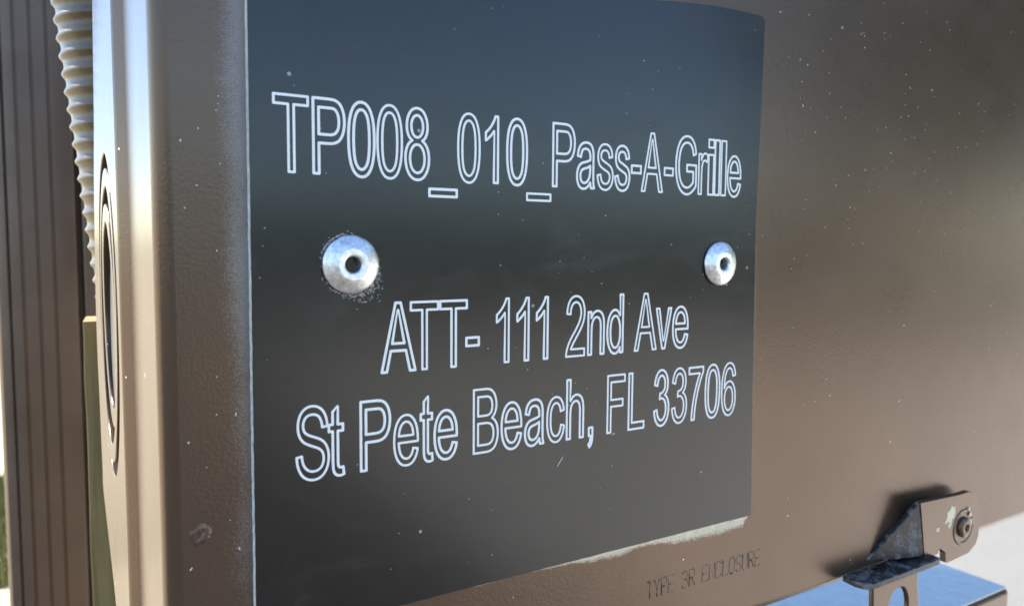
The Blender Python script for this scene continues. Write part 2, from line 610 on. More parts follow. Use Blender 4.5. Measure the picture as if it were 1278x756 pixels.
# crust of dried overspray along the lower edge of the plate
bm = bmesh.new()
top, bot, rid = [], [], []
xs = [26 + (94.6 - 26) * i / 150 for i in range(151)]
for x in xs:
    t = (x - 26) / 68.6
    w = 0.35 + 1.1 * t + 1.5 * math.exp(-((x - 80) / 7.0) ** 2)
    w *= 0.6 + 0.7 * abs(noise.noise(Vector((x * 0.35, 1.7, 0)))) + 0.25 * noise.noise(Vector((x * 1.6, 4.0, 0)))
    if x > 91:
        w = max(w, 1.5) + 0.5 * noise.noise(Vector((x * 2.3, 9, 0)))
    h = 0.25 + 0.35 * t + 0.2 * noise.noise(Vector((x * 1.1, 0, 3.0)))
    top.append(V(bm, x, PY - h * 0.9, -57.55))
    rid.append(V(bm, x, PY - h * 0.7, -57.7 - w * 0.45))
    bot.append(V(bm, x, PY + 0.03, -57.8 - w))
for A, B in ((top, rid), (rid, bot)):
    for i in range(len(xs) - 1):
        bm.faces.new((A[i], A[i + 1], B[i + 1], B[i]))
link_mesh('overspray_crust', bm, M_caulk, enc, smooth=0)

# ragged thread of dried paint along the right edge of the plate
bm = bmesh.new()
A_, B_ = [], []
for i in range(260):
    z = -57.3 + 107.5 * i / 259
    xr = 94.3 + (z + 57.4) / 65.4 * (-1.45) if z < 8 else 92.85 + (z - 8) / 43 * 0.85
    w = 0.13 + 0.22 * max(0, noise.noise(Vector((z * 0.7, 3, 1)))) + 0.2 * max(0, noise.noise(Vector((z * 2.2, 7, 1))))
    if z > 25:
        w *= 0.5
    A_.append((xr - 0.12, z, 0))
    B_.append((xr + 0.05 + w, z, w))
va = [V(bm, x, PY - 0.9, z) for x, z, w in A_]
vc = [V(bm, x - w * 0.3, PY - 0.55, z) for x, z, w in B_]
vb = [V(bm, x, PY + 0.03, z) for x, z, w in B_]
for P_, Q_ in ((va, vc), (vc, vb)):
    for i in range(len(P_) - 1):
        bm.faces.new((P_[i], P_[i + 1], Q_[i + 1], Q_[i]))
link_mesh('overspray_crust', bm, M_caulk, enc, smooth=0)


# scraps and grit stuck to painted and plastic faces
def fleck(bm, x, y, z, L, w, ang):
    ca, sa = math.cos(ang), math.sin(ang)
    pts = []
    for u, v in ((-L, -w), (0, -w * 1.3), (L, -w * 0.4), (L * 0.8, w), (-L * 0.3, w * 1.2), (-L * 1.1, w * 0.3)):
        u += random.uniform(-.2, .2) * L
        pts.append((x + u * ca - v * sa, z + u * sa + v * ca))
    top = [V(bm, p[0], y - 0.03 - random.uniform(0, 0.04), p[1]) for p in pts]
    bot = [V(bm, p[0], y + 0.01, p[1]) for p in pts]
    bm.faces.new(top)
    for i in range(6):
        bm.faces.new((top[i], top[(i + 1) % 6], bot[(i + 1) % 6], bot[i]))


bm = bmesh.new()
for k in range(165):
    if k < 90:
        x, z = random.gauss(140, 22), random.gauss(45, 22)
    elif k < 110:
        x, z = random.uniform(-25, -17), random.uniform(-55, 40)
    else:
        x, z = random.uniform(96, 225), random.uniform(-80, 80)
    if x < 95.5 and x > -17:
        continue
    q = random.random() ** 2.5
    fleck(bm, x, PY - 0.01, z, 0.07 + 0.22 * q, 0.06 + 0.05 * random.random(), random.uniform(0, 6.28))
gr = link_mesh('grit', bm, M_fleck, enc)
gr['kind'] = 'stuff'

# ------------------------------------------------------------------ label plate
plate = thing('label_plate', (39.5, 0.8, -57.7), 'black plastic label plate engraved with outlined white lettering, riveted to the brown box', 'sign')


def jag(a, b, n, amp):
    out = []
    for i in range(n):
        t = i / n
        u = a[0] + (b[0] - a[0]) * t
        v = a[1] + (b[1] - a[1]) * t
        d = amp * noise.noise(Vector((u * 0.9, v * 0.9, 3.3))) + amp * 0.5 * noise.noise(Vector((u * 3.1, v * 3.1, 8.0)))
        if 0 < i:
            ex, ez = b[1] - a[1], -(b[0] - a[0])
            L = math.hypot(ex, ez)
            u += ex / L * d
            v += ez / L * d
        out.append((u, v))
    return out


outline = []
outline += jag((-15.45, -57.8), (-15.05, 48.4), 90, 0.05)
outline += [(-15.05, 48.4), (0, 48.8), (20, 49.2), (40, 49.8), (52, 50.3), (61, 50.85), (70, 51.8), (78, 52.5), (88, 52.7), (92.4, 52.65), (93.3, 52.4), (93.7, 51.6)]
outline += jag((93.7, 51.0), (92.85, 8.0), 40, 0.10)
outline += jag((92.85, 8.0), (93.5, -26.0), 40, 0.16)
outline += jag((93.5, -26.0), (94.3, -57.4), 40, 0.16)
outline += [(94.25, -57.6)]
outline += jag((94.0, -57.75), (-15.45, -57.8), 60, 0.08)
bm = bmesh.new()
add_sheet(bm, [outline], lambda u, v: (u, 0.0, v), (0, PY, 0), mat_side=1)
link_mesh('plate_sheet', bm, [M_plate, M_core], plate)

# lettering: outlines of condensed grotesque capitals, x,y on a 2048 grid; a star marks a curve control point
G = {
 'T': '531,0 531,1293 48,1293 48,1466 1210,1466 1210,1293 725,1293 725,0',
 'P': '158,0 158,1466 711,1466 857,1466* 934,1452 1042,1434* 1115,1383 1188,1333* 1232,1242 1277,1151* 1277,1042 1277,855* 1158,725 1039,596* 728,596 352,596 352,0|352,769 731,769 919,769* 998,839 1077,909* 1077,1036 1077,1128* 1030,1193 984,1259* 908,1280 859,1293* 727,1293 352,1293',
 '0': '85,723 85,983* 138,1141 192,1300* 297,1386 403,1472* 563,1472 681,1472* 770,1424 859,1377* 917,1287 975,1198* 1008,1069 1041,941* 1041,723 1041,465* 988,306 935,148* 829,61 724,-25* 563,-25 351,-25* 230,127 85,310*|270,723 270,362* 354,242 439,123* 563,123 687,123* 771,243 856,363* 856,723 856,1085* 771,1204 687,1323* 561,1323 437,1323* 363,1218 270,1084*',
 '1': '763,0 583,0 583,1147 518,1085* 412,1023 307,961* 223,930 223,1104 374,1175* 487,1276 600,1377* 647,1472 763,1472',
 '8': '362,795 250,836* 196,912 142,988* 142,1094 142,1254* 257,1363 372,1472* 563,1472 755,1472* 872,1360 989,1249* 989,1089 989,987* 935,911 882,836* 773,795 908,751* 978,653 1049,555* 1049,419 1049,231* 916,103 783,-25* 566,-25 349,-25* 216,103 83,232* 83,423 83,565* 155,660 227,756*|326,1100 326,996* 393,930 460,864* 567,864 671,864* 737,929 804,995* 804,1090 804,1189* 735,1256 667,1324* 565,1324 462,1324* 394,1258 326,1192*|268,422 268,345* 304,273 341,201* 413,161 485,122* 568,122 697,122* 781,205 865,288* 865,416 865,546* 778,631 692,716* 562,716 435,716* 351,632 268,548*',
 '_': '0,-352 0,-200 1139,-200 1139,-352',
 'a': '828,131 728,46* 635,11 543,-24* 437,-24 262,-24* 168,61 74,147* 74,280 74,358* 109,422 145,487* 202,526 260,565* 332,585 385,599* 492,612 710,638* 813,674 814,711 814,831* 763,876 694,937* 558,937 431,937* 370,892 310,848* 281,735 105,759 129,872* 184,941 239,1011* 343,1048 447,1086* 584,1086 720,1086* 805,1054 890,1022* 930,973 970,925* 986,851 995,805* 995,685 995,445 995,194* 1006,127 1018,61* 1052,0 864,0 836,56*|813,533 715,493* 519,465 408,449* 362,429 316,409* 291,370 266,332* 266,285 266,213* 320,165 375,117* 480,117 584,117* 665,162 746,208* 784,287 813,348* 813,467',
 's': '63,317 241,345 256,238* 324,181 393,124* 516,124 640,124* 700,174 760,225* 760,293 760,354* 707,389 670,413* 523,450 325,500* 248,536 172,573* 132,637 93,702* 93,780 93,851* 125,911 158,972* 214,1012 256,1043* 328,1064 401,1086* 484,1086 609,1086* 703,1050 798,1014* 843,952 888,891* 905,788 729,764 717,846* 659,892 602,938* 497,938 373,938* 320,897 267,856* 267,801 267,766* 289,738 311,709* 358,690 385,680* 517,644 708,593* 783,560 859,528* 902,466 945,404* 945,312 945,222* 892,142 840,63* 741,19 642,-24* 517,-24 310,-24* 201,62 93,148*',
 '-': '65,440 65,621 618,621 618,440',
 'A': '-3,0 560,1466 769,1466 1369,0 1148,0 977,444 364,444 203,0|420,602 917,602 660,1312',
 'G': '844,575 844,747 1465,748 1465,204 1322,90* 1170,32 1018,-25* 858,-25 642,-25* 465,67 289,160* 199,335 109,510* 109,726 109,940* 198,1125 288,1311* 456,1401 624,1491* 843,1491 1002,1491* 1130,1439 1259,1388* 1332,1296 1405,1204* 1443,1056 1268,1008 1235,1120* 1186,1184 1137,1248* 1046,1286 955,1325* 844,1325 711,1325* 614,1284 517,1244* 457,1178 398,1112* 365,1033 309,897* 309,738 309,542* 376,410 444,278* 573,214 702,150* 847,150 973,150* 1093,198 1213,247* 1275,302 1275,575',
 'r': '133,0 133,1062 295,1062 295,901 357,1014* 409,1050 462,1086* 525,1086 616,1086* 710,1028 648,861 582,900* 516,900 457,900* 410,864 363,829* 343,766 313,670* 313,556 313,0',
 'i': '136,1259 136,1466 316,1466 316,1259|136,0 136,1062 316,1062 316,0',
 'l': '131,0 131,1466 311,1466 311,0',
 'e': '862,342 1048,319 1004,156* 885,66 766,-24* 581,-24 348,-24* 211,119 75,263* 75,522 75,790* 213,938 351,1086* 571,1086 784,1086* 919,941 1054,796* 1054,533 1053,485 261,485 271,310* 360,217 449,124* 582,124 681,124* 751,176 821,228*|271,633 864,633 852,767* 796,834 710,938* 573,938 449,938* 364,855 280,772*',
 '2': '1031,173 1031,0 62,0 60,65* 83,125 120,224* 201,320 283,416* 437,542 676,738* 760,852 844,967* 844,1069 844,1176* 767,1249 691,1323* 568,1323 438,1323* 360,1245 282,1167* 281,1029 96,1048 115,1255* 239,1363 363,1472* 572,1472 783,1472* 906,1355 1029,1238* 1029,1065 1029,977* 993,892 957,807* 873,713 790,619* 596,455 434,319* 388,270 342,222* 312,173',
 'n': '135,0 135,1062 297,1062 297,911 414,1086* 635,1086 731,1086* 811,1051 892,1017* 932,961 972,905* 988,828 998,778* 998,653 998,0 818,0 818,646 818,756* 797,810 776,865* 722,897 669,930* 597,930 482,930* 398,857 315,784* 315,580 315,0',
 'd': '824,0 824,134 723,-24* 527,-24 400,-24* 293,46 187,116* 128,241 70,367* 70,530 70,689* 123,818 176,948* 282,1017 388,1086* 519,1086 615,1086* 690,1045 765,1005* 812,940 812,1466 991,1466 991,0|255,530 255,326* 341,225 427,124* 544,124 662,124* 744,220 827,317* 827,515 827,733* 743,835 659,937* 536,937 416,937* 335,839 255,741*',
 'v': '430,0 26,1062 216,1062 515,205 815,1062 1000,1062 598,0',
 'S': '92,471 275,487 288,377* 335,306 383,236* 483,192 583,149* 708,149 819,149* 904,182 989,215* 1030,272 1072,330* 1072,398 1072,467* 1032,518 992,570* 900,605 841,628* 639,676 437,725* 356,768 251,823* 199,904 148,986* 148,1087 148,1198* 211,1294 274,1391* 395,1441 516,1491* 664,1491 827,1491* 951,1438 1076,1386* 1143,1284 1210,1182* 1215,1053 1029,1039 1014,1178* 927,1249 841,1320* 672,1320 496,1320* 415,1255 335,1191* 335,1100 335,1021* 392,970 448,919* 684,865 921,812* 1009,772 1137,713* 1198,622 1259,532* 1259,414 1259,297* 1192,193 1125,90* 999,32 874,-25* 717,-25 518,-25* 383,33 249,91* 172,207 96,324*',
 't': '528,161 554,2 478,-14* 418,-14 320,-14* 266,17 212,48* 190,98 168,149* 168,311 168,922 36,922 36,1062 168,1062 168,1325 347,1433 347,1062 528,1062 528,922 347,922 347,301 347,224* 356,202 366,180* 387,167 409,154* 449,154',
 'B': '150,0 150,1466 700,1466 868,1466* 969,1421 1071,1377* 1128,1284 1186,1192* 1186,1091 1186,997* 1135,914 1084,831* 981,780 1114,741* 1185,647 1257,553* 1257,425 1257,322* 1213,233 1170,145* 1106,97 1042,49* 945,24 849,0* 709,0|344,850 661,850 790,850* 846,867 920,889* 957,940 995,991* 995,1068 995,1141* 960,1196 925,1252* 860,1272 795,1293* 637,1293 344,1293|344,173 709,173 803,173* 841,180 908,192* 953,220 998,248* 1027,301 1056,355* 1056,425 1056,507* 1014,567 972,628* 897,652 823,677* 683,677 344,677',
 'c': '828,389 1005,366 976,183* 856,79 737,-24* 563,-24 345,-24* 212,118 80,261* 80,527 80,699* 137,828 194,957* 310,1021 427,1086* 564,1086 737,1086* 847,998 957,911* 988,750 813,723 788,830* 724,884 661,938* 571,938 435,938* 350,840 265,743* 265,532 265,318* 347,221 429,124* 561,124 667,124* 738,189 809,254*',
 'h': '135,0 135,1466 315,1466 315,940 441,1086* 633,1086 751,1086* 838,1039 925,993* 962,911 1000,829* 1000,673 1000,0 820,0 820,673 820,808* 761,869 703,931* 596,931 516,931* 445,889 375,848* 345,777 315,706* 315,581 315,0',
 ',': '182,0 182,205 387,205 387,0 387,-113* 347,-182 307,-252* 220,-290 170,-213 227,-188* 254,-139 281,-91* 284,0',
 'F': '168,0 168,1466 1157,1466 1157,1293 362,1293 362,839 1050,839 1050,666 362,666 362,0',
 'L': '150,0 150,1466 344,1466 344,173 1066,173 1066,0',
 '3': '86,387 266,411 297,258* 371,190 446,123* 553,123 680,123* 767,211 855,299* 855,429 855,553* 774,633 693,714* 568,714 517,714* 441,694 461,852 479,850* 490,850 605,850* 697,910 789,970* 789,1095 789,1194* 722,1259 655,1324* 549,1324 444,1324* 374,1258 304,1192* 284,1060 104,1092 137,1273* 254,1372 371,1472* 545,1472 665,1472* 766,1420 867,1369* 920,1280 974,1191* 974,1091 974,996* 923,918 872,840* 772,794 902,764* 974,669 1046,575* 1046,433 1046,241* 906,107 766,-26* 552,-26 359,-26* 231,89 104,204*',
 '7': '97,1274 97,1447 1046,1447 1046,1307 906,1158* 768,911 631,664* 556,403 502,219* 487,0 302,0 305,173* 371,418 437,663* 560,890 684,1118* 823,1274',
 '6': '1019,1107 840,1093 816,1199* 772,1247 699,1324* 592,1324 506,1324* 441,1276 356,1214* 307,1095 258,976* 256,756 321,855* 415,903 509,951* 612,951 792,951* 918,818 1045,686* 1045,476 1045,338* 985,219 926,101* 822,38 718,-25* 586,-25 361,-25* 219,140 77,306* 77,686 77,1111* 234,1304 371,1472* 603,1472 776,1472* 886,1375 997,1278*|284,475 284,382* 323,297 363,212* 434,167 505,123* 583,123 697,123* 779,215 861,307* 861,465 861,617* 780,704 699,792* 576,792 454,792* 369,704 284,617*',
}


def contours(s):
    out = []
    for part in s.split('|'):
        pts = []
        for tok in part.split():
            off = tok.endswith('*')
            x, y = tok.rstrip('*').split(',')
            pts.append((float(x), float(y), off))
        poly = []
        n = len(pts)
        i = 0
        while i < n:
            x, y, off = pts[i]
            if not off:
                poly.append((x, y))
            else:
                p0 = pts[i - 1][:2]
                p2 = pts[(i + 1) % n][:2]
                for t in (0.25, 0.5, 0.75):
                    poly.append(((1 - t) ** 2 * p0[0] + 2 * t * (1 - t) * x + t * t * p2[0],
                                 (1 - t) ** 2 * p0[1] + 2 * t * (1 - t) * y + t * t * p2[1]))
            i += 1
        q = [poly[0]]
        for p in poly[1:]:
            if math.hypot(p[0] - q[-1][0], p[1] - q[-1][1]) > 4:
                q.append(p)
        out.append(q)
    return out


def dense(poly, step):
    out = []
    n = len(poly)
    for i in range(n):
        a, b = Vector(poly[i]), Vector(poly[(i + 1) % n])
        k = max(1, int((b - a).length / step))
        for j in range(k):
            out.append(a.lerp(b, j / k))
    return out


LINE_W = 0.54


def letter_mesh(ch, x0, x1, base, unit, k):
    cs = contours(G[ch])
    ux = [p[0] for c in cs for p in c]
    u0, u1 = min(ux), max(ux)
    hw = LINE_W / 2
    a = (x1 - x0 - LINE_W) / (u1 - u0)
    bm = bmesh.new()
    lift = 0.012 + 0.006 * (k % 3)
    for c in cs:
        P = [Vector((x0 + hw + (u - u0) * a, base + v * unit)) for u, v in c]
        n = len(P)
        L, Mi, Rr = [], [], []
        rounded = []
        for i in range(n):
            p, q, r = P[i - 1], P[i], P[(i + 1) % n]
            d0 = (q - p).normalized()
            d1 = (r - q).normalized()
            cosb = max(-1, min(1, d0.dot(d1)))
            if cosb < 0.6:                        # round the outside of the corner with a short arc
                rounded.append((q, d0, d1, True))
            else:
                rounded.append((q, d0, d1, False))
        for q, d0, d1, corner in rounded:
            n0 = Vector((-d0.y, d0.x))
            n1 = Vector((-d1.y, d1.x))
            bis = (n0 + n1)
            if bis.length < 0.2:
                bis = n0.copy()
            bis.normalize()
            if not corner:
                s = 1.0 / max(0.6, bis.dot(n0))
                L.append(q + bis * hw * s); Mi.append(q); Rr.append(q - bis * hw * s)
            else:
                s = min(1.6, 1.0 / max(0.45, bis.dot(n0)))
                turn_left = d0.cross(d1) > 0 if hasattr(d0, 'cross') else True
                for w, nn in ((0, n0), (0.5, bis), (1, n1)):
                    if turn_left:                  # inside is left
                        L.append(q + bis * hw * s); Rr.append(q - nn * hw * (1.08 if w == 0.5 else 1))
                    else:
                        L.append(q + nn * hw * (1.08 if w == 0.5 else 1)); Rr.append(q - bis * hw * s)
                    Mi.append(q)
        vl = [V(bm, p.x, 0.004, p.y) for p in L]
        vm = [V(bm, p.x, -lift, p.y) for p in Mi]
        vr = [V(bm, p.x, 0.004, p.y) for p in Rr]
        n = len(vl)
        for i in range(n):
            j = (i + 1) % n
            for A, B in ((vl, vm), (vm, vr)):
                try:
                    bm.faces.new((A[i], A[j], B[j], B[i]))
                except ValueError:
                    pass
    bmesh.ops.remove_doubles(bm, verts=bm.verts[:], dist=0.002 * MM)
    return bm


LINES = (
 (13.98, 11.35, [('T', -11.84, -6.18), ('P', -5.92, -0.46), ('0', -0.36, 4.43), ('0', 4.43, 9.16), ('8', 9.24, 14.0), ('_', 13.54, 19.17), ('0', 18.88, 23.58), ('1', 24.25, 27.24), ('0', 28.56, 33.23), ('_', 32.78, 38.4), ('P', 38.35, 43.73), ('a', 43.78, 48.35), ('s', 48.55, 52.82), ('s', 52.82, 56.95), ('-', 56.95, 59.82), ('A', 59.54, 65.49), ('-', 65.49, 68.29), ('G', 68.54, 74.7), ('r', 74.93, 78.04), ('i', 77.7, 79.74), ('l', 79.57, 81.46), ('l', 81.46, 83.37), ('e', 83.37, 87.87)]),
 (-17.70, 11.35, [('A', 4.94, 11.46), ('T', 10.12, 15.66), ('T', 15.55, 21.18), ('-', 20.57, 23.57), ('1', 26.67, 29.69), ('1', 30.95, 33.91), ('1', 35.15, 38.11), ('2', 41.81, 46.6), ('n', 46.95, 51.3), ('d', 51.59, 56.01), ('A', 58.56, 64.76), ('v', 64.2, 68.78), ('e', 68.74, 73.46)]),
 (-33.55, 11.35, [('S', -9.16, -3.52), ('t', -4.0, -1.04), ('P', 1.29, 6.87), ('e', 7.05, 11.89), ('t', 11.89, 14.63), ('e', 14.46, 19.28), ('B', 22.09, 27.55), ('e', 27.79, 32.53), ('a', 32.79, 37.44), ('c', 37.68, 42.09), ('h', 42.19, 46.61), (',', 47.4, 48.88), ('F', 51.98, 56.79), ('L', 57.36, 61.88), ('3', 64.11, 68.6), ('3', 69.01, 73.65), ('7', 73.73, 78.34), ('0', 78.56, 83.36), ('6', 83.5, 88.26)]),
)
k = 0
for base, cap, row in LINES:
    for ch, x0, x1 in row:
        bm = letter_mesh(ch, x0, x1, base, cap / 1466.0, k)
        k += 1
        link_mesh('engraved_letter', bm, M_white, plate)


# scraped shavings round the rivet and a few flecks of grit stuck to the face
bm = bmesh.new()
for k in range(330):
    t = random.choice((random.gauss(-0.95, 0.42), random.gauss(-0.9, 0.5), random.gauss(-1.2, 0.7), random.gauss(2.3, 0.35)))
    low = math.exp(-((((t + math.pi) % (2 * math.pi)) - math.pi + 0.95) / 0.6) ** 2)
    r = 4.7 + abs(random.gauss(0, 0.22 + 0.85 * low))
    fleck(bm, r * math.cos(t), 0.0, r * math.sin(t), random.uniform(0.05, 0.20), random.uniform(0.02, 0.05),
          t + math.pi / 2 + random.gauss(0, 0.6))
sh = link_mesh('plastic_shaving', bm, M_scuff, plate)
sh['kind'] = 'stuff'

bm = bmesh.new()
fleck(bm, 41.0, -0.02, -37.6, 1.25, 0.07, math.radians(52))
fleck(bm, 53.8, -0.02, -33.9, 0.42, 0.06, math.radians(10))
for k in range(60):
    fleck(bm, random.uniform(-14, 92), -0.005, random.uniform(-56, 48), random.uniform(0.04, 0.12), random.uniform(0.03, 0.08), random.uniform(0, 6))
gr = link_mesh('grit', bm, M_fleck, plate)
gr['kind'] = 'stuff'


# ------------------------------------------------------------------ pop rivets
def pop_rivet(x, z, label, tilt):
    t = thing('pop_rivet', (x, 0, z), label, 'rivet', 'aluminium pop rivets holding the label plate')
    bm = bmesh.new()
    prof = [(4.45, 0.0), (4.62, -0.18), (4.66, -0.42), (4.55, -0.62), (4.2, -0.86), (3.6, -1.22), (3.0, -1.52), (2.6, -1.68), (2.45, -1.73), (2.3, -1.74),
            (2.05, -1.72), (1.8, -1.72), (1.50, -1.68), (1.32, -1.5), (1.26, -1.1), (1.24, 0.2), (1.22, 1.2)]
    add_lathe(bm, prof, (x, 0, z), 64)
    for v in bm.verts:                       # hand-set, slightly uneven
        n = noise.noise(Vector(v.co) * 600)
        v.co.y += n * 0.00005
    link_mesh('rivet_flange', bm, M_alu, t, smooth=60)
    bm = bmesh.new()
    add_lathe(bm, [(1.215, 1.0), (0.8, 0.35 + tilt), (0.5, 0.55), (0.15, 0.2)], (x, 0, z), 20, cap_last=True)
    link_mesh('mandrel', bm, M_pin, t, smooth=40)
    return t


pop_rivet(0.0, 0.0, 'aluminium pop rivet in the left half of the plate, ringed with scraped shavings', 0.3)
pop_rivet(81.8, -0.5, 'clean aluminium pop rivet close to the right edge of the plate', 0.0)

# ------------------------------------------------------------------ hasp bracket welded to the cover's lower edge
hb = thing('hasp_bracket', (165, 0, -83), 'worn brown folded metal bracket riveted at the lower right of the box, with chipped paint', 'bracket')


def arc(cu, cv, r, a0, a1, n=5):
    return [(cu + r * math.cos(math.radians(a0 + (a1 - a0) * i / n)), cv + r * math.sin(math.radians(a0 + (a1 - a0) * i / n))) for i in range(n + 1)]


TY = -3.0
tab = [(157.0, -64.9)] + [(176.6, -65.8)] + arc(180.2, -73.0, 7.3, 85, 12, 7) + [(187.5, -75.5), (187.4, -79.6), (186.2, -82.0), (182.4, -84.0)]
tab += [(171.6, -84.6), (170.6, -84.2), (170.4, -81.4), (167.6, -79.6), (166.6, -80.9), (163.0, -81.2), (160.2, -80.6)]
bm = bmesh.new()
add_sheet(bm, [tab], lambda u, v: (u, TY, v), (0, 1.7, 0))
link_mesh('tab_plate', bm, M_paint, hb, bevel=0.45, smooth=40)
# slanting web from the tab back to the cover
bm = bmesh.new()
A_, B_, C_ = Vector((156.9, TY + 0.2, -64.8)), Vector((160.3, TY + 0.1, -80.3)), Vector((140.8, 1.5, -79.0))
D_ = Vector((157.2, 1.5, -64.2))
nrm = (B_ - A_).cross(C_ - A_).normalized()
if nrm.y < 0:
    nrm = -nrm
row = []
poly = [A_, A_.lerp(B_, 0.5), A_.lerp(B_, 0.93), B_.lerp(C_, 0.06) + Vector((0, 0, -0.2)), B_.lerp(C_, 0.5) + Vector((0, -0.25, -0.3)), C_, C_.lerp(A_, 0.33) + Vector((0, 0, -0.4)), C_.lerp(A_, 0.7) + Vector((0, 0, -0.3))]
f = [V(bm, *p) for p in poly]
b = [V(bm, *(p + nrm * 1.5)) for p in poly]
bm.faces.new(f)
bm.faces.new(list(reversed(b)))
for i in range(len(f)):
    j = (i + 1) % len(f)
    bm.faces.new((f[i], f[j], b[j], b[i]))
link_mesh('web', bm, M_worn, hb, bevel=0.35, smooth=40)
# shelf
SZ = -80.7
shelf = [(131.0, 1.4)] + [(130.6, -2.6)] + arc(133.6, -3.1, 2.6, 185, 268, 4) + [(148.0, -5.75), (160.0, -5.6)] + arc(162.6, -4.0, 1.6, -85, 20, 4) + [(164.6, -1.2), (164.8, 1.4)]
slot = [(139.2, 0.6), (139.6, -1.0), (143.8, -0.9), (143.8, 0.6)]
bm = bmesh.new()
add_sheet(bm, [shelf, slot], lambda u, v: (u, v, SZ), (0, 0, -1.5))
link_mesh('shelf', bm, M_worn, hb, bevel=0.4, smooth=40)
# rivet in the tab
bm = bmesh.new()
add_lathe(bm, [(5.3, 0.05), (5.2, -0.15), (4.9, -0.24), (4.4, -0.14), (4.1, 0.06)], (178.9, TY, -75.6), 40)
link_mesh('embossed_ring', bm, M_paint, hb, smooth=0)
bm = bmesh.new()
add_lathe(bm, [(2.9, 0.1), (2.95, -0.4), (2.75, -0.75), (2.2, -1.0), (1.7, -1.1), (1.15, -1.08), (0.9, -0.9), (0.85, 0.4)], (178.9, TY, -75.6), 36)
rv = link_mesh('rivet', bm, M_blob, hb, smooth=0)
bm = bmesh.new()
add_lathe(bm, [(0.84, 0.0), (0.3, -0.1)], (178.9, TY, -75.6), 16, cap_last=True)
link_mesh('rivet_core', bm, M_dark, rv)


# flaked patches on the tab
def chip(pts, y):
    bm = bmesh.new()
    add_sheet(bm, [pts], lambda u, v: (u, y, v), (0, 0.06, 0))
    return bm


def blob(cu, cv, ru, rv, seed, n=26, amp=0.45):
    out = []
    for i in range(n):
        t = 2 * math.pi * i / n
        k = 1 + amp * noise.noise(Vector((math.cos(t) * 1.7 + seed, math.sin(t) * 1.7, seed * 3.1))) + amp * 0.5 * noise.noise(Vector((math.cos(t) * 5, math.sin(t) * 5, seed)))
        out.append((cu + ru * k * math.cos(t), cv + rv * k * math.sin(t)))
    return out


patch = [(169.2, -72.6), (170.3, -71.4), (170.2, -70.0), (171.6, -69.4), (172.4, -68.3), (173.3, -69.0), (174.0, -68.6), (174.2, -70.6), (173.6, -72.0),
         (172.9, -72.2), (172.5, -73.8), (171.7, -74.9), (170.9, -74.0), (171.5, -72.8), (170.6, -72.6), (169.6, -73.3)]
for pts, yy in ((patch, TY - 0.05), (blob(166.0, -74.0, 0.75, 0.6, 2.0), TY - 0.05), (blob(181.6, -72.4, 0.5, 0.7, 5.0), TY - 0.42), (blob(182.2, -74.6, 0.45, 1.0, 7.0), TY - 0.42),
                (blob(181.0, -70.6, 0.4, 0.45, 3.0), TY - 0.42)):
    link_mesh('paint_chip', chip(pts, yy), M_chip, hb)

# loose staple with a padlock eye hanging through the shelf
st = thing('padlock_eye', (145, -3, -110), 'brown metal padlock eye with round hole hanging below the bracket shelf', 'padlock eye')
HY = -3.9
eye = [(136.0, -82.4), (156.2, -82.4), (156.0, -86.0), (157.2, -92.0), (157.0, -97.0)] + arc(147.0, -97.0, 10.0, -12, -180, 10) + [(136.6, -92.0)]
bm = bmesh.new()
add_sheet(bm, [eye, ellipse(147.6, -91.6, 4.4, 6.0, 32)], lambda u, v: (u, HY, v), (0, 1.4, 0))
link_mesh('eye_plate', bm, M_paint, st, bevel=0.4, smooth=40)

# ------------------------------------------------------------------ trough below
tr = thing('wireway_trough', (100, 110, -270), 'long metal trough below the box with a flat bare lid mirroring blue sky', 'wireway')
bm = bmesh.new()
add_box(bm, -60.0, 376.0, 74.2, 158.0, -270.0, -170.6)
link_mesh('trough_body', bm, M_lidpaint, tr, bevel=2.5, smooth=40, wn=True)
bm = bmesh.new()
add_box(bm, -60.0, 374.6, 75.4, 157.0, -170.6, -170.0)
link_mesh('trough_lid', bm, M_lid, tr, smooth=40)

# ------------------------------------------------------------------ timber behind the box
wd = thing('timber_board', (10, 155, GZ), 'weathered olive tan timber board standing behind the left edge of the box', 'timber')
bm = bmesh.new()
nz = 60
prof_n = [(-31.6, 146.3), (-31.3, 146.0), (60.0, 146.0), (60.0, 164.0), (-29.6, 164.0), (-30.0, 163.6)]
cols = []
zs = [GZ, -600] + [-300 + 279 * i / nz for i in range(nz + 1)]
for z in zs:
    w = 0.35 * noise.noise(Vector((z * 0.06, 2.2, 0)))
    cols.append([V(bm, x + (w if x < 0 else 0), y, z) for x, y in prof_n])
for A, B in zip(cols, cols[1:]):
    for k in range(6):
        bm.faces.new((A[k], A[(k + 1) % 6], B[(k + 1) % 6], B[k]))
bm.faces.new(list(reversed(cols[0])))
bm.faces.new(cols[-1])
link_mesh('board', bm, M_wood, wd, smooth=30)

# ------------------------------------------------------------------ corrugated conduit
cd = bpy.data.objects.new
bm = bmesh.new()
ctrl = [(-34.0, 124, 190), (-28.2, 126, 130), (-22.3, 128, 68), (-18.2, 128.5, 28), (-13.9, 129, -14), (-7.5, 129.5, -70), (1.0, 130, -140)]


def path(t):
    n = len(ctrl) - 1
    i = min(int(t * n), n - 1)
    f_ = t * n - i
    p = [Vector(ctrl[max(0, min(n, i + d))]) for d in (-1, 0, 1, 2)]
    return 0.5 * ((2 * p[1]) + (p[2] - p[0]) * f_ + (2 * p[0] - 5 * p[1] + 4 * p[2] - p[3]) * f_ ** 2 + (3 * p[1] - p[0] - 3 * p[2] + p[3]) * f_ ** 3)


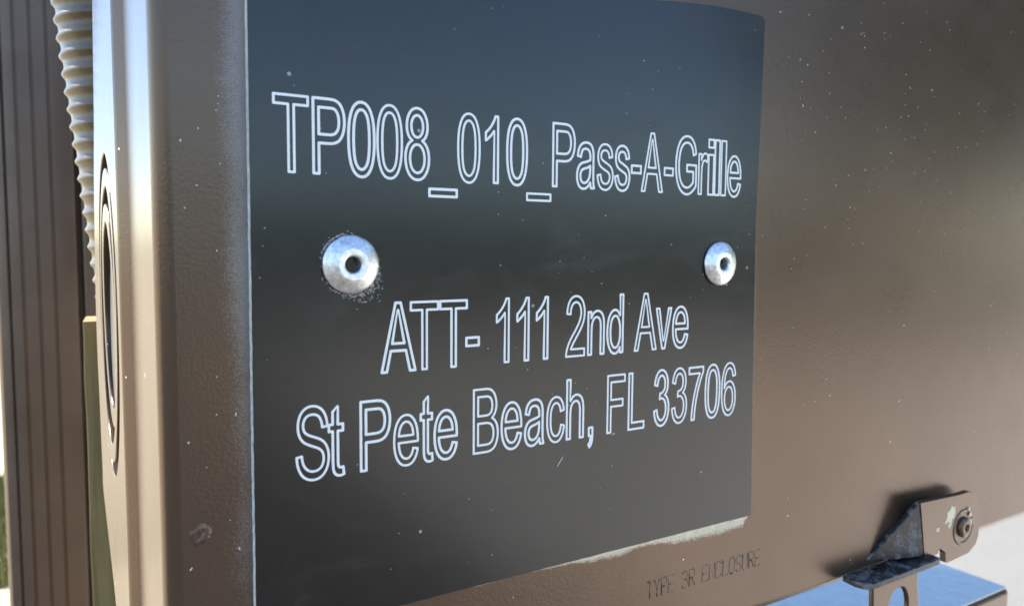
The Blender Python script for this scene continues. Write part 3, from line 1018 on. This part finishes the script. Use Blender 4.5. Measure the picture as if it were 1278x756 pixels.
fine = [path(i / 4000) for i in range(4001)]
s = 0.0
pts = [fine[0]]
arcs = [0.0]
for a, b in zip(fine, fine[1:]):
    s += (b - a).length
    if s - arcs[-1] > 0.47:
        pts.append(b)
        arcs.append(s)
PITCH = 4.7


def rr(i):
    c = 0.5 + 0.5 * math.cos(2 * math.pi * arcs[i] / PITCH)
    return 14.0 + 0.85 * c ** 2.2


add_tube(bm, pts, rr, 48)
o = link_mesh('flexible_conduit', bm, M_tube, None, smooth=0)
o['label'] = 'tan corrugated flexible conduit running down behind the left side of the box'
o['category'] = 'conduit'

# ------------------------------------------------------------------ fluted post
fp = thing('fluted_post', (-43, 490, GZ), 'brown fluted metal post with vertical grooves at the far left', 'post')
Y0 = 450.0
PW = 1.545                    # the post stands 45 cm behind the box front


def post_x(x):
    return -41.72 + (x + 41.72) * PW


prof = [(-57.5, 52.0), (-57.5, 6.0), (-57.2, 3.6), (-56.2, 1.8), (-54.6, 0.9), (-53.2, 0.7), (-52.6, 1.5), (-52.0, 0.4), (-50.6, 0.05), (-49.0, 0)]
for gx in (-48.0, -42.5, -36.9):
    prof += [(gx - 0.55, 0), (gx - 0.35, 1.2), (gx + 0.35, 1.2), (gx + 0.55, 0)]
prof += [(-30.2, 0), (-28.9, 0.4), (-28.3, 1.6), (-28.2, 14.0), (-26.6, 14.0), (-26.4, 1.0), (-25.6, 0.2), (-18.0, 0.2), (-17.0, 1.2), (-17.0, 52.0)]
prof = [(post_x(x), Y0 + d * 1.3) for x, d in prof]
bm = bmesh.new()
extrude_profile(bm, prof, GZ, 720.0)
link_mesh('post_shaft', bm, M_flute, fp, smooth=25)
bm = bmesh.new()
add_box(bm, post_x(-60), post_x(-14), Y0 - 5, Y0 + 72, 720.0, 730.0)
link_mesh('post_cap', bm, M_flute, fp, bevel=1.5)


# ------------------------------------------------------------------ planting across the pavement (seen mirrored in the paint)
def leaf_quad(bm, p, s):
    a = Vector((random.gauss(0, 1), random.gauss(0, 1), random.gauss(0, 1))).normalized()
    b = a.cross(Vector((random.gauss(0, 1), random.gauss(0, 1), random.gauss(0, 1)))).normalized()
    q = [p - a * s, p + b * s * 0.5, p + a * s, p - b * s * 0.5]
    bm.faces.new([bm.verts.new(v) for v in q])


hg = thing('hedge', (4000, -10500, GZ), 'dark green hedge beyond the added dark ground in front of the box', 'hedge')
bm = bmesh.new()
for k in range(14000):
    x = random.uniform(-6, 16)
    top = 1.75 + 0.22 * noise.noise(Vector((x * 0.9, 0, 0))) + 0.14 * noise.noise(Vector((x * 2.7, 5, 0)))
    p = Vector((x, -10.5 + random.uniform(-.5, .5), -1.2 + random.random() ** 0.7 * top))
    leaf_quad(bm, p, random.uniform(0.07, 0.13))
link_mesh('foliage', bm, M_leaf, hg)


def tree(x, y, h, r, label):
    t = thing('tree', (x * 1000, y * 1000, GZ), label, 'tree', 'trees across the ground in front of the box')
    bm = bmesh.new()
    add_tube(bm, [(x * 1000, y * 1000, GZ - 50), (x * 1000 + 60, y * 1000, GZ + h * 300), (x * 1000 - 40, y * 1000 + 50, GZ + h * 620)], lambda i: (150, 110, 60)[i], 12)
    link_mesh('trunk', bm, M_bark, t, smooth=0)
    bm = bmesh.new()
    cl = [Vector((x + random.gauss(0, r * .45), y + random.gauss(0, r * .45), -1.2 + h * random.uniform(0.45, 0.92))) for _ in range(20)]
    for k in range(12000):
        c = random.choice(cl)
        d = Vector((random.gauss(0, 1), random.gauss(0, 1), random.gauss(0, 1))).normalized() * r * 0.42 * random.random() ** 0.4
        leaf_quad(bm, c + d, random.uniform(0.06, 0.12))
    link_mesh('crown', bm, M_leaf2, t)


tree(8.6, -5.0, 4.8, 1.9, 'nearest broad tree to the right in front of the box')
tree(12.0, -6.4, 5.4, 2.3, 'middle broad tree right of the nearest one in front of the box')
tree(12.4, -3.2, 5.6, 2.4, 'third tall tree along the right of the added pale slab')
tree(12.5, -0.2, 5.4, 2.4, 'last tall tree at the far right of the added pale slab')
